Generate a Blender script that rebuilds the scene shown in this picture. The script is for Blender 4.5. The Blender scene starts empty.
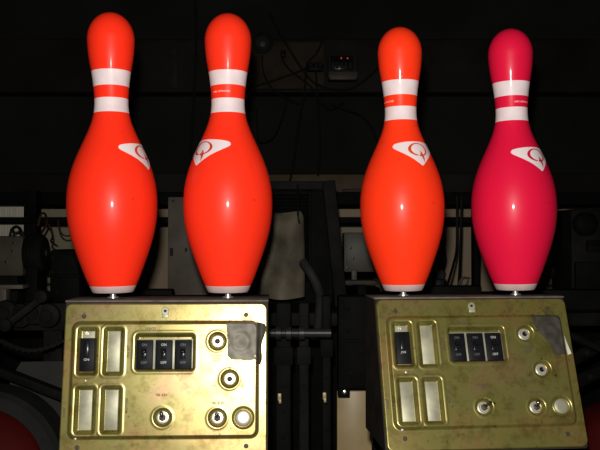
import bpy, bmesh, math, random
import numpy as np
from mathutils import Vector, Matrix
random.seed(7)
S = bpy.context.scene
COL = S.collection
PI = math.pi
R = math.radians

# ------------------------------------------------------------------ camera
CAM_Z = 1.45
PITCH = R(1.07)
FPX = 800.0
cd = bpy.data.cameras.new('camera')
cd.sensor_width = 36.0
cd.lens = 36.0 * FPX / 600.0
cd.clip_start = 0.02
cam = bpy.data.objects.new('camera', cd)
COL.objects.link(cam)
cam.location = (0, 0, CAM_Z)
cam.rotation_euler = (PI / 2 + PITCH, 0, 0)
S.camera = cam
CF = Vector((0, math.cos(PITCH), math.sin(PITCH)))
CU = Vector((0, -math.sin(PITCH), math.cos(PITCH)))


def at(px, py, d):
    """the point of the room at depth d seen at pixel (px, py)"""
    return Vector((0, 0, CAM_Z)) + d * (CF + Vector(((px - 300) / FPX, 0, 0)) + (225 - py) / FPX * CU)


# ------------------------------------------------------------------ materials
def new_mat(name):
    m = bpy.data.materials.new(name)
    m.use_nodes = True
    nt = m.node_tree
    b = nt.nodes['Principled BSDF']
    return m, nt, b


def noise(nt, scale, detail=4, rough=.55, coord='Object', dist=0.0):
    tc = nt.nodes.new('ShaderNodeTexCoord')
    n = nt.nodes.new('ShaderNodeTexNoise')
    n.inputs['Scale'].default_value = scale
    n.inputs['Detail'].default_value = detail
    n.inputs['Roughness'].default_value = rough
    n.inputs['Distortion'].default_value = dist
    nt.links.new(tc.outputs[coord], n.inputs['Vector'])
    return n


def ramp(nt, src, stops, interp='LINEAR'):
    r = nt.nodes.new('ShaderNodeValToRGB')
    r.color_ramp.interpolation = interp
    els = r.color_ramp.elements
    while len(els) < len(stops):
        els.new(0.5)
    for e, (p, c) in zip(els, stops):
        e.position = p
        e.color = (c[0], c[1], c[2], 1)
    nt.links.new(src, r.inputs['Fac'])
    return r


def mixrgb(nt, a, b, fac, mode='MIX'):
    m = nt.nodes.new('ShaderNodeMix')
    m.data_type = 'RGBA'
    m.blend_type = mode
    for sock, v in ((m.inputs[0], fac), (m.inputs[6], a), (m.inputs[7], b)):
        if hasattr(v, 'is_linked'):
            nt.links.new(v, sock)
        elif isinstance(v, (tuple, list)):
            sock.default_value = (v[0], v[1], v[2], 1)
        else:
            sock.default_value = v
    return m.outputs[2]


def bump(nt, b, src, strength, dist=.001):
    bp = nt.nodes.new('ShaderNodeBump')
    bp.inputs['Strength'].default_value = strength
    bp.inputs['Distance'].default_value = dist
    nt.links.new(src, bp.inputs['Height'])
    nt.links.new(bp.outputs['Normal'], b.inputs['Normal'])


def plain(name, col, rough=.5, metal=0.0, var=.25, scale=25, coat=0.0, spec=.5):
    m, nt, b = new_mat(name)
    n = noise(nt, scale)
    lo = tuple(c * (1 - var) for c in col)
    hi = tuple(min(1, c * (1 + var)) for c in col)
    r = ramp(nt, n.outputs['Fac'], [(.3, lo), (.7, hi)])
    nt.links.new(r.outputs['Color'], b.inputs['Base Color'])
    b.inputs['Roughness'].default_value = rough
    b.inputs['Metallic'].default_value = metal
    b.inputs['Coat Weight'].default_value = coat
    b.inputs['Specular IOR Level'].default_value = spec
    return m


def pin_mat(name, col, sh=0.0):
    """painted bowling pin: colour with two white neck bands and a white base ring"""
    m, nt, b = new_mat(name)
    tc = nt.nodes.new('ShaderNodeTexCoord')
    sx = nt.nodes.new('ShaderNodeSeparateXYZ')
    nt.links.new(tc.outputs['Object'], sx.inputs[0])
    mr = nt.nodes.new('ShaderNodeMapRange')
    mr.inputs['From Min'].default_value = 0
    mr.inputs['From Max'].default_value = .381
    nt.links.new(sx.outputs['Z'], mr.inputs['Value'])
    band = ramp(nt, mr.outputs[0], [(0, (1, 1, 1)), (.31 / 15, (0, 0, 0)), ((9.56 + sh) / 15, (1, 1, 1)), ((10.35 + sh) / 15, (0, 0, 0)),
                                    ((11.01 + sh) / 15, (1, 1, 1)), ((11.79 + sh) / 15, (0, 0, 0))], 'CONSTANT')
    n = noise(nt, 9, 5)
    c = ramp(nt, n.outputs['Fac'], [(.3, tuple(x * .93 for x in col)), (.7, col)])
    n2 = noise(nt, 55, 2, .4)
    nick = ramp(nt, n2.outputs['Fac'], [(.74, (0, 0, 0)), (.80, (1, 1, 1))])
    c2 = mixrgb(nt, c.outputs['Color'], tuple(x * .45 for x in col), nick.outputs['Color'])
    n3 = noise(nt, 40, 6, .65)
    w = ramp(nt, n3.outputs['Fac'], [(.35, (.70, .57, .57)), (.65, (.80, .67, .68))])
    grime = ramp(nt, mr.outputs[0], [(0, (.52, .48, .44)), (.02, (.66, .60, .56)), (.03, (1, 1, 1))])
    w2 = mixrgb(nt, w.outputs['Color'], grime.outputs['Color'], 1.0, 'MULTIPLY')
    out = mixrgb(nt, c2, w2, band.outputs['Color'])
    nt.links.new(out, b.inputs['Base Color'])
    b.inputs['Roughness'].default_value = .4
    b.inputs['Specular IOR Level'].default_value = .14
    b.inputs['Coat Weight'].default_value = .14
    b.inputs['Coat Roughness'].default_value = .09
    bump(nt, b, noise(nt, 30, 3, .5).outputs['Fac'], .12, .0008)
    return m


def gold_mat():
    """yellow zinc-plated sheet steel: a dull chromate film over gold coloured gloss, with grime and scuffs"""
    m, nt, b = new_mat('yellow_zinc_plate')
    n = noise(nt, 9, 3, .5, dist=.8)
    stops = [(.25, (1.18, .88, .95)), (.40, (1.02, .98, .9)), (.50, (.90, 1.0, .85)), (.60, (1.0, 1.0, 1.05)), (.75, (1.2, .88, 1.2))]
    c = ramp(nt, n.outputs['Fac'], [(p, tuple(x * .8 for x in q)) for p, q in stops])
    n2 = noise(nt, 45, 7, .7)
    d = ramp(nt, n2.outputs['Fac'], [(.36, (.38, .32, .22)), (.52, (1, 1, 1))])
    o = mixrgb(nt, c.outputs['Color'], d.outputs['Color'], .6, 'MULTIPLY')
    n3 = noise(nt, 150, 3, .6)
    sp = ramp(nt, n3.outputs['Fac'], [(.27, (.12, .09, .05)), (.34, (1, 1, 1))])
    o = mixrgb(nt, o, sp.outputs['Color'], .8, 'MULTIPLY')
    # a smudged line of soot specks along the upper rim
    tc = nt.nodes.new('ShaderNodeTexCoord')
    sx = nt.nodes.new('ShaderNodeSeparateXYZ')
    nt.links.new(tc.outputs['Object'], sx.inputs[0])
    mr = nt.nodes.new('ShaderNodeMapRange')
    mr.inputs['From Min'].default_value = -.020
    mr.inputs['From Max'].default_value = .010
    nt.links.new(sx.outputs['Y'], mr.inputs['Value'])
    band = ramp(nt, mr.outputs[0], [(0, (0, 0, 0)), (.18, (.75, .75, .75)), (.34, (1, 1, 1)), (.75, (.2, .2, .2)), (1, (0, 0, 0))])
    n4 = noise(nt, 190, 5, .7)
    soot = ramp(nt, n4.outputs['Fac'], [(.53, (0, 0, 0)), (.66, (.8, .8, .8))])
    o = mixrgb(nt, o, (.10, .085, .06), mixrgb(nt, mixrgb(nt, band.outputs['Color'], soot.outputs['Color'], 1.0, 'MULTIPLY'), ramp(nt, noise(nt, 17, 2, .5).outputs['Fac'], [(.4, (.1, .1, .1)), (.6, (1, 1, 1))]).outputs['Color'], 1.0, 'MULTIPLY'))
    df = nt.nodes.new('ShaderNodeBsdfDiffuse')
    nt.links.new(mixrgb(nt, o, GOLD_D, 1.0, 'MULTIPLY'), df.inputs['Color'])
    gl = nt.nodes.new('ShaderNodeBsdfAnisotropic')
    nt.links.new(mixrgb(nt, o, GOLD_G, 1.0, 'MULTIPLY'), gl.inputs['Color'])
    rr = ramp(nt, n2.outputs['Fac'], [(.3, (.345, .345, .345)), (.7, (.28, .28, .28))])
    nt.links.new(rr.outputs['Color'], gl.inputs['Roughness'])
    bp = nt.nodes.new('ShaderNodeBump')
    bp.inputs['Strength'].default_value = .15
    bp.inputs['Distance'].default_value = .0008
    nt.links.new(noise(nt, 22, 2, .5).outputs['Fac'], bp.inputs['Height'])
    nt.links.new(bp.outputs['Normal'], gl.inputs['Normal'])
    ad = nt.nodes.new('ShaderNodeAddShader')
    nt.links.new(df.outputs[0], ad.inputs[0])
    nt.links.new(gl.outputs[0], ad.inputs[1])
    nt.links.new(ad.outputs[0], nt.nodes['Material Output'].inputs['Surface'])
    nt.nodes.remove(b)
    return m


GOLD_D = (.108, .093, .027)
GOLD_G = (.245, .192, .090)
M = {}
M['red_orange'] = pin_mat('red_orange_pin_paint', (.95, .030, .0095), -.06)
M['red_orange2'] = pin_mat('bright_red_orange_pin_paint', (.95, .033, .0105), -.05)
M['orange'] = pin_mat('orange_pin_paint', (.97, .040, .0085))
M['crimson'] = pin_mat('crimson_pin_paint', (.70, .0075, .044))
M['logo_red'] = plain('emblem_red', (.62, .045, .015), .35)
M['logo_orange'] = plain('emblem_orange', (.66, .06, .015), .35)
M['logo_crimson'] = plain('emblem_crimson', (.50, .012, .035), .35)
M['decal_white'] = plain('emblem_white', (.80, .68, .68), .35, var=.05, coat=.3)
M['gold'] = gold_mat()
M['blank'] = plain('dull_zinc_plate', (.30, .29, .20), .5, .3, .25, 45)
M['steel'] = plain('bright_steel', (.80, .77, .72), .25, .9, .08)
M['nut'] = plain('pale_nickel', (.56, .53, .45), .38, .6, .08, 80)
M['screw'] = plain('tarnished_screw', (.045, .038, .028), .5, 0, .3, 40, spec=.25)
M['black_plastic'] = plain('black_plastic', (.0055, .006, .0075), 0.5, 0, .3, 120, spec=0.1)
M['black_gloss'] = plain('glossy_black_plastic', (.008, .008, .009), .22, spec=0.2)
M['tape'] = plain('grey_cloth_tape', (.15, .138, .11), 0.55, .25, .4, 60, spec=0.25)
M['tape_dark'] = plain('dark_grey_cloth_tape', (.045, .040, .031), 0.6, .1, .35, 60, spec=0.15)
M['tape_back'] = plain('pale_tape_lining', (.46, .46, .40), .5)
M['box'] = plain('black_box_enamel', (.020, .017, .014), .55, .0, .3, 30, spec=0.1)
M['box_top'] = plain('worn_grey_box_steel', (.11, .098, .082), 0.6, .1, .35, 40, spec=0.15)
M['dark_chrome'] = plain('dark_chrome', (.16, .14, .12), .22, .9)
M['ink'] = plain('black_ink', (.05, .04, .025), .6)
M['ink_faint'] = plain('worn_ink', (.22, .18, .09), .6)
M['white_ink'] = plain('white_print', (.32, .32, .30), .6)
M['dim_ink'] = plain('worn_grey_print', (.055, .055, .055), .6)
M['band_ink'] = plain('pink_white_print', (.85, .55, .5), .5)
M['black_steel'] = plain('black_painted_steel', (.0045, .0045, .0042), .65, 0, .4, 20, spec=.05)
M['dark_steel'] = plain('oily_dark_steel', (.0075, .0072, .0065), .65, 0, .5, 18, spec=.06)
M['grey_steel'] = plain('dull_grey_steel', (.085, .072, .055), .5, .1, .25, 14, spec=0.2)
M['rod'] = plain('grey_rod_steel', (.035, .034, .032), 0.4, .5, spec=0.2)
M['canvas'] = plain('soiled_grey_canvas', (.11, .092, .064), .85, 0, .5, 11, spec=0.15)
M['olive_metal'] = plain('olive_grey_cabinet_steel', (.055, .050, .033), .5, 0, .35, 16, spec=0.3)
M['tan_metal'] = plain('tan_grey_steel', (.042, .035, .024), 0.6, .1, .35, 18, spec=0.2)
M['brass'] = plain('dull_brass', (.40, .32, .16), .45, .3)
M['rubber'] = plain('black_rubber', (.012, .012, .012), .55, 0, .2, spec=0.1)
M['red_paint'] = plain('dark_red_paint', (.038, .003, .0025), .7, 0, .2, 8, spec=.04)
M['cream'] = plain('cream_laminate', (.36, .265, .125), .3, 0, .12, 12, spec=.12)
M['pale'] = plain('lit_window_pale', (.62, .58, .46), .45, 0, .12, 9)  # pale colour standing in for the light of a far window
M['hose'] = plain('brown_cord', (.055, .022, .014), .5, spec=0.2)
M['wood'] = plain('dark_stained_wood', (.016, .0135, .011), .6, 0, .4, 5, spec=0.1)
M['brown'] = plain('brown_wood', (.11, .075, .042), .6, 0, .4, 6, spec=0.2)
M['felt'] = plain('black_wall_felt', (.019, .019, .0165), .9, 0, .25, 3, spec=0.05)
M['ceil'] = plain('black_ceiling', (.006, .006, .006), .9, 0, .2, 3, spec=0.05)
M['floor'] = plain('dark_concrete', (.06, .055, .05), .8, 0, .3, 4)
M['clear'] = plain('smoky_grey_plastic', (.022, .022, .021), 0.6, 0, .2, spec=0.1)


def mural():
    m, nt, b = new_mat('printed_tan_board')
    tc = nt.nodes.new('ShaderNodeTexCoord')
    v = nt.nodes.new('ShaderNodeTexVoronoi')
    v.inputs['Scale'].default_value = 1.7
    v.feature = 'F1'
    nt.links.new(tc.outputs['Object'], v.inputs['Vector'])
    r = ramp(nt, v.outputs['Distance'], [(0, (.50, .36, .15)), (.16, (.50, .36, .15)), (.18, (.42, .20, .15)), (.26, (.42, .20, .15)),
                                         (.28, (.34, .29, .19)), (.44, (.36, .30, .20)), (.5, (.42, .31, .19))])
    nt.links.new(r.outputs['Color'], b.inputs['Base Color'])
    b.inputs['Roughness'].default_value = .6
    return m


M['mural'] = mural()
mled, nt_, b_ = new_mat('red_led')
b_.inputs['Base Color'].default_value = (.5, .01, .01, 1)
b_.inputs['Emission Color'].default_value = (1, .05, .03, 1)
b_.inputs['Emission Strength'].default_value = .8
M['led'] = mled


# ------------------------------------------------------------------ mesh helpers
def BM():
    return bmesh.new()


def box(bm, lo, hi, bev=0.0, mi=0, rot=None):
    lo, hi = Vector(lo), Vector(hi)
    c = (lo + hi) / 2
    s = hi - lo
    g = bmesh.ops.create_cube(bm, size=1.0)
    vs = g['verts']
    for v in vs:
        v.co = Vector((v.co.x * s.x, v.co.y * s.y, v.co.z * s.z))
    fs = set(f for v in vs for f in v.link_faces)
    if bev > 0:
        es = list(set(e for v in vs for e in v.link_edges))
        r = bmesh.ops.bevel(bm, geom=es, offset=min(bev, min(abs(x) for x in s) * .45), segments=2, affect='EDGES', profile=.5)
        vs = list(set(v for f in r['faces'] for v in f.verts) | set(v for v in vs if v.is_valid))
        fs = set(f for v in vs for f in v.link_faces)
    for v in vs:
        co = v.co
        if rot is not None:
            co = rot @ co
        v.co = co + c
    for f in fs:
        f.material_index = mi
    return vs


def frame_of(d):
    d = d.normalized()
    a = Vector((0, 0, 1)) if abs(d.z) < .9 else Vector((1, 0, 0))
    x = d.cross(a).normalized()
    return x, d.cross(x).normalized()


def rings(bm, centers, radii, seg=16, mi=0, cap=True, axes=None):
    prev = None
    out = []
    n = len(centers)
    for i, (c, r) in enumerate(zip(centers, radii)):
        if axes is None:
            d = (centers[min(i + 1, n - 1)] - centers[max(i - 1, 0)])
            x, y = frame_of(d)
            if out and i:
                pass
        else:
            x, y = axes
        ring = [bm.verts.new(c + r * (math.cos(2 * PI * k / seg) * x + math.sin(2 * PI * k / seg) * y)) for k in range(seg)]
        out.append(ring)
    for a, b in zip(out, out[1:]):
        for k in range(seg):
            f = bm.faces.new((a[k], a[(k + 1) % seg], b[(k + 1) % seg], b[k]))
            f.material_index = mi
    if cap:
        f = bm.faces.new(list(reversed(out[0]))); f.material_index = mi
        f = bm.faces.new(out[-1]); f.material_index = mi
    return out


def cyl(bm, p0, p1, r0, r1=None, seg=20, mi=0, cap=True):
    p0, p1 = Vector(p0), Vector(p1)
    r1 = r0 if r1 is None else r1
    return rings(bm, [p0, p1], [r0, r1], seg, mi, cap, frame_of(p1 - p0))


def lathe(bm, base, axis, prof, seg=28, mi=0, cap=True):
    """prof: list of (distance along axis, radius)"""
    base, axis = Vector(base), Vector(axis).normalized()
    return rings(bm, [base + axis * float(t) for t, r in prof], [max(float(r), 1e-5) for t, r in prof], seg, mi, cap, frame_of(axis))


def spline(pts, n=8):
    pts = [Vector(p) for p in pts]
    P = [pts[0]] + pts + [pts[-1]]
    out = []
    for i in range(1, len(P) - 2):
        for k in range(n):
            t = k / n
            a, b, c, d = P[i - 1], P[i], P[i + 1], P[i + 2]
            out.append(.5 * ((2 * b) + (-a + c) * t + (2 * a - 5 * b + 4 * c - d) * t * t + (-a + 3 * b - 3 * c + d) * t ** 3))
    out.append(pts[-1])
    return out


def tube(bm, pts, r, seg=8, mi=0, smooth=8):
    pts = spline(pts, smooth) if smooth else [Vector(p) for p in pts]
    n = len(pts)
    d0 = (pts[1] - pts[0]).normalized()
    x, y = frame_of(d0)
    prev = None
    for i, p in enumerate(pts):
        d = (pts[min(i + 1, n - 1)] - pts[max(i - 1, 0)]).normalized()
        x = (x - d * x.dot(d)).normalized()
        y = d.cross(x)
        ring = [bm.verts.new(p + r * (math.cos(2 * PI * k / seg) * x + math.sin(2 * PI * k / seg) * y)) for k in range(seg)]
        if prev:
            for k in range(seg):
                f = bm.faces.new((prev[k], prev[(k + 1) % seg], ring[(k + 1) % seg], ring[k]))
                f.material_index = mi
        else:
            bm.faces.new(list(reversed(ring))).material_index = mi
        prev = ring
    bm.faces.new(prev).material_index = mi


def bar(bm, p0, p1, w, h, bev=.002, mi=0):
    """a straight bar of rectangular section from p0 to p1"""
    p0, p1 = Vector(p0), Vector(p1)
    d = p1 - p0
    x, y = frame_of(d)
    rot = Matrix((x, y, d.normalized())).transposed()
    L = d.length
    c = (p0 + p1) / 2
    box(bm, c - Vector((w, h, L)) / 2, c + Vector((w, h, L)) / 2, bev, mi, rot)


def obj(name, bm, mats, parent=None, smooth=True, origin='base', label=None):
    """link bm (world coordinates, or the parent's own) as one mesh object with its origin at its base"""
    bm.normal_update()
    try:
        bmesh.ops.recalc_face_normals(bm, faces=bm.faces[:])
    except Exception:
        pass
    if origin == 'base':
        xs = [v.co for v in bm.verts]
        o_ = Vector(((min(v.x for v in xs) + max(v.x for v in xs)) / 2, (min(v.y for v in xs) + max(v.y for v in xs)) / 2, min(v.z for v in xs)))
    else:
        o_ = Vector(origin)
    for v in bm.verts:
        v.co -= o_
    me = bpy.data.meshes.new(name)
    bm.to_mesh(me)
    bm.free()
    for mm in (mats if isinstance(mats, (list, tuple)) else [mats]):
        me.materials.append(mm)
    if smooth:
        for p in me.polygons:
            p.use_smooth = True
        try:
            me.set_sharp_from_angle(angle=R(38))
        except Exception:
            pass
    o = bpy.data.objects.new(name, me)
    COL.objects.link(o)
    o.location = o_
    if parent is not None:
        o.parent = parent
        if parent.type == 'EMPTY' or True:
            if parent.get('_world'):
                o.location = o_ - parent.location
    if label:
        o['label'] = label
    return o


def sub(name, bm, mats, part, thing_, **k):
    """a sub-part given in the same coordinates as its thing's parts"""
    o = obj(name, bm, mats, None, **k)
    o.parent = part
    base = part.location.copy()
    if thing_ is not None and thing_.get('_world'):
        base = base + thing_.location
    o.location = o.location - base
    return o


def tag(o, label, cat, group=None, kind=None):
    o['label'] = label
    o['category'] = cat
    if group:
        o['group'] = group
    if kind:
        o['kind'] = kind
    return o


def thing(name, loc, label, cat, group=None, world=True, rz=0):
    o = bpy.data.objects.new(name, None)
    o.empty_display_size = .05
    COL.objects.link(o)
    o.location = loc
    o.rotation_euler = (0, 0, rz)
    if world:
        o['_world'] = 1
    return tag(o, label, cat, group)


def struct(name, bm, m):
    o = obj(name, bm, m, smooth=False)
    o['kind'] = 'structure'
    o['category'] = name.split('_')[0]
    return o


def text_mesh(txt, size, align='CENTER', fat=0.0):
    """flat outline of a line of print as (verts, faces) in the xy plane"""
    cu = bpy.data.curves.new('t', 'FONT')
    cu.body = txt
    cu.size = size
    cu.align_x = align
    cu.align_y = 'CENTER'
    cu.space_line = .9
    cu.resolution_u = 3
    cu.offset = size * fat
    o = bpy.data.objects.new('t', cu)
    COL.objects.link(o)
    bpy.context.view_layer.update()
    dg = bpy.context.evaluated_depsgraph_get()
    me = bpy.data.meshes.new_from_object(o.evaluated_get(dg))
    vs = [v.co.copy() for v in me.vertices]
    fs = [list(p.vertices) for p in me.polygons]
    bpy.data.objects.remove(o)
    bpy.data.curves.remove(cu)
    bpy.data.meshes.remove(me)
    return vs, fs


# ------------------------------------------------------------------ bowling pins
INCH = .0254
HP = np.array([0, .10, .30, .75, 2.25, 3.375, 4.5, 5.875, 7.25, 8.625, 9.375, 10, 10.875, 11.75, 12.625, 13.5])
DP = np.array([2.12, 2.25, 2.42, 2.828, 3.906, 4.510, 4.766, 4.563, 3.703, 2.472, 1.965, 1.797, 1.870, 2.080, 2.375, 2.515])


def nat_spline(x, y):
    n = len(x)
    h = np.diff(x)
    A = np.zeros((n, n)); r = np.zeros(n)
    A[0, 0] = A[-1, -1] = 1
    for i in range(1, n - 1):
        A[i, i - 1] = h[i - 1]; A[i, i] = 2 * (h[i - 1] + h[i]); A[i, i + 1] = h[i]
        r[i] = 3 * ((y[i + 1] - y[i]) / h[i] - (y[i] - y[i - 1]) / h[i - 1])
    c = np.linalg.solve(A, r)

    def f(t):
        i = int(np.clip(np.searchsorted(x, t) - 1, 0, n - 2))
        d = (c[i + 1] - c[i]) / (3 * h[i])
        b = (y[i + 1] - y[i]) / h[i] - h[i] * (2 * c[i] + c[i + 1]) / 3
        u = t - x[i]
        return y[i] + b * u + c[i] * u * u + d * u ** 3
    return f


_f1 = nat_spline(HP[3:], DP[3:])


def pin_r(h):
    """radius of a pin in metres at height h metres"""
    t = h / INCH
    if t < .75:
        return float(np.interp(t, HP[:4], DP[:4])) / 2 * INCH
    if t <= 13.5:
        return _f1(t) / 2 * INCH
    u = min(1, (t - 13.5) / 1.5)
    return 2.515 / 2 * INCH * math.sqrt(max(0, 1 - u ** 2.05))


LOGO = [(-1.0, 207.6), (-.985, 209.6), (-.93, 211.4), (-.75, 213.0), (-.5, 214.3), (-.25, 215.0), (0, 215.2)]
LOGO_LOW = [(-.975, 205.6), (-.92, 204.0), (-.80, 201.6), (-.62, 197.9), (-.41, 193.2), (-.22, 187.6), (-.08, 182.4), (-.03, 180.4), (0, 179.8)]


def logo_poly():
    left = list(reversed(LOGO)) + LOGO_LOW          # top centre -> tip -> vertex
    right = [(-x, y) for x, y in reversed(left)][1:-1]
    return left + right


def in_poly(px, py, poly):
    inside = np.zeros(px.shape, bool)
    n = len(poly)
    for i in range(n):
        x0, y0 = poly[i]; x1, y1 = poly[(i + 1) % n]
        c = ((y0 > py) != (y1 > py))
        with np.errstate(divide='ignore', invalid='ignore'):
            xi = x0 + (py - y0) * (x1 - x0) / (y1 - y0 if y1 != y0 else 1e-9)
        inside ^= c & (px < xi)
    return inside


def pin_decal(theta, half=R(54), drop=0.0):
    nx, ny = 230, 116
    ex = np.linspace(-1, 1, nx + 1); ey = np.linspace(179.5, 215.5, ny + 1)
    cx = (ex[:-1] + ex[1:]) / 2; cy = (ey[:-1] + ey[1:]) / 2
    X, Y = np.meshgrid(cx, cy)
    ins = in_poly(X, Y, logo_poly())
    # the letter: an open ring, thick at its sides, and a leaf-shaped tail
    a = X * 54; b = Y - 203.4
    ring = ((a / 22.5) ** 2 + (b / 9.6) ** 2 < 1) & (((a - .8) / 16.6) ** 2 + ((b - .1) / 8.1) ** 2 > 1)
    ang = np.degrees(np.arctan2(b / 9.3, a / 22.5))
    ring &= ~((ang > -100) & (ang < -78))
    tail = in_poly(a, b, [(3.2, -1.6), (6.6, -4.2), (9.2, -9.0), (8.2, -13.5), (5.6, -19.0), (4.8, -13.5), (3.0, -10.0), (-2.0, -9.2), (2.6, -6.0)])
    q = ring | tail
    bm = BM()
    cache = {}

    def vert(i, j):
        k = (i, j)
        if k not in cache:
            h = ey[j] / 1000 - drop
            r = pin_r(h) + .00035
            t = theta + ex[i] * half
            cache[k] = bm.verts.new((float(r * math.sin(t)), float(-r * math.cos(t)), float(h)))
        return cache[k]
    for j in range(ny):
        for i in range(nx):
            if ins[j, i]:
                f = bm.faces.new((vert(i, j), vert(i + 1, j), vert(i + 1, j + 1), vert(i, j + 1)))
                f.material_index = 1 if q[j, i] else 0
    return bm


def make_pin(loc, scale, paint, logo, th_logo, th_text, label, half=54, drop=0.0, lean=0.0):
    t = thing('bowling_pin', loc, label, 'bowling pin', 'bowling pins on the control boxes', world=False)
    t.scale = (scale,) * 3
    t.rotation_euler = (0, R(lean), 0)
    th0 = -math.atan2(loc[0], loc[1])
    seg = 96
    hs = list(np.linspace(0, .012, 6)) + list(np.linspace(.014, .345, 120)) + [(13.5 + 1.5 * math.sin(k / 22 * PI / 2)) * INCH for k in range(1, 22)]
    bm = BM()
    lathe(bm, (0, 0, 0), (0, 0, 1), [(0, .012)] + [(h, pin_r(h)) for h in hs] + [(15 * INCH, .0004)], seg)
    obj('pin_body', bm, paint, t, origin=(0, 0, 0))
    obj('emblem', pin_decal(R(th_logo) + th0, R(half), drop), [M['decal_white'], logo], t, origin=(0, 0, .18))
    if th_text is not None:
        vs, fs = text_mesh('USBC APPROVED', .0034)
        bm = BM()
        hh = .2705
        nv = []
        for v in vs:
            h = hh + v.y
            r = pin_r(h) + .0003
            a = R(th_text) + th0 + v.x / pin_r(hh)
            nv.append(bm.verts.new((r * math.sin(a), -r * math.cos(a), h)))
        for f in fs:
            try:
                bm.faces.new([nv[i] for i in f])
            except Exception:
                pass
        obj('band_lettering', bm, M['band_ink'], t, origin=(0, 0, hh))
    bm = BM()
    lathe(bm, (0, 0, -.0078), (0, 0, 1), [(0, .0075), (.0018, .0075), (.0022, .0042), (.0080, .0042)], 24)
    obj('mounting_bolt', bm, M['steel'], t, origin=(0, 0, -.0078))
    return t


# ------------------------------------------------------------------ control boxes
def sd_rr(u, v, u0, v0, u1, v1, r):
    cx, cy = (u0 + u1) / 2, (v0 + v1) / 2
    qx = np.abs(u - cx) - ((u1 - u0) / 2 - r)
    qy = np.abs(v - cy) - ((v1 - v0) / 2 - r)
    return np.hypot(np.maximum(qx, 0), np.maximum(qy, 0)) + np.minimum(np.maximum(qx, qy), 0) - r


def sst(sd, w):
    t = np.clip(.5 - sd / w, 0, 1)
    return t * t * (3 - 2 * t)


WIN = [(-112.5, 20, -84.5, 83), (-79, 20, -51.5, 83), (-112.5, 94.5, -84.5, 156), (-79.5, 94.5, -51.5, 156)]
DIM = [(68.3, 39.3), (84.7, 87.3), (69.5, 136), (0, 135)]
PLAIN = (102.3, 136.2)
U0, U1, V0, V1 = -130.4, 133.2, -11.0, 187.5


def height(u, v):
    h = 4.5 * sst(sd_rr(u, v, -117.6, 15, 120, 159.5, 9), 4.5)
    for w in WIN:
        h = h - 7.0 * sst(sd_rr(u, v, *w, 5.5) + 3.2, 4.6)
        h = h + .35 * np.exp(-((sd_rr(u, v, *w, 5.5) - 1.2) / 1.4) ** 2)
    s = sd_rr(u, v, -38.5, 28, 40.5, 78, 6)
    h = h - 8.0 * sst(s + 3.2, 4.6)
    h = h + .3 * np.exp(-((s - 1.2) / 1.4) ** 2)
    for (cu, cv) in DIM:
        d = np.hypot(u - cu, v - cv) - 12.2
        h = h - 6.0 * sst(d + 2.6, 3.8)
        h = h + .35 * np.exp(-((d - .8) / 1.5) ** 2)
    d = np.hypot(u - PLAIN[0], v - PLAIN[1]) - 12.5
    h = h - 3.0 * np.exp(-((d + 1.5) / 1.8) ** 2)
    h = h + .16 * np.sin(u * .045 + 1) * np.sin(v * .05)
    e = sd_rr(u, v, U0, V0, U1, V1, 9)
    return h - 5.0 * (1 - sst(e + .8, 1.6))


_panel = None


def panel_mesh():
    global _panel
    if _panel:
        return _panel
    step = .8
    us = np.arange(U0 - .4, U1 + .8, step); vs = np.arange(V0 - .4, V1 + .8, step)
    Ug, Vg = np.meshgrid(us, vs)
    H = height(Ug, Vg)
    nu, nv = len(us), len(vs)
    co = np.stack([Ug, -Vg, H], -1).reshape(-1, 3) / 1000
    e = sd_rr(Ug, Vg, U0, V0, U1, V1, 9)
    idx = np.arange(nu * nv).reshape(nv, nu)
    keep = (e[:-1, :-1] < .3) & (e[1:, 1:] < .3) & (e[:-1, 1:] < .3) & (e[1:, :-1] < .3)
    q = np.stack([idx[1:, :-1], idx[1:, 1:], idx[:-1, 1:], idx[:-1, :-1]], -1)[keep]
    used = np.unique(q)
    mp = -np.ones(nu * nv, int); mp[used] = np.arange(len(used))
    me = bpy.data.meshes.new('face_panel')
    me.from_pydata(co[used].tolist(), [], mp[q].tolist())
    for p in me.polygons:
        p.use_smooth = True
    me.materials.append(M['gold'])
    _panel = me
    return me


def pw(u, v, h=0.0):
    return Vector((u / 1000, -v / 1000, h / 1000))


def flat_text(txt, size, u, v, h, vertical=False):
    vs, fs = text_mesh(txt, size / 1000, fat=.03)
    bm = BM()
    nv = [bm.verts.new(pw(u, v, h) + (Vector((-p.y, p.x, 0)) if vertical else Vector((p.x, p.y, 0)))) for p in vs]
    for f in fs:
        try:
            bm.faces.new([nv[i] for i in f])
        except Exception:
            pass
    return bm


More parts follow.
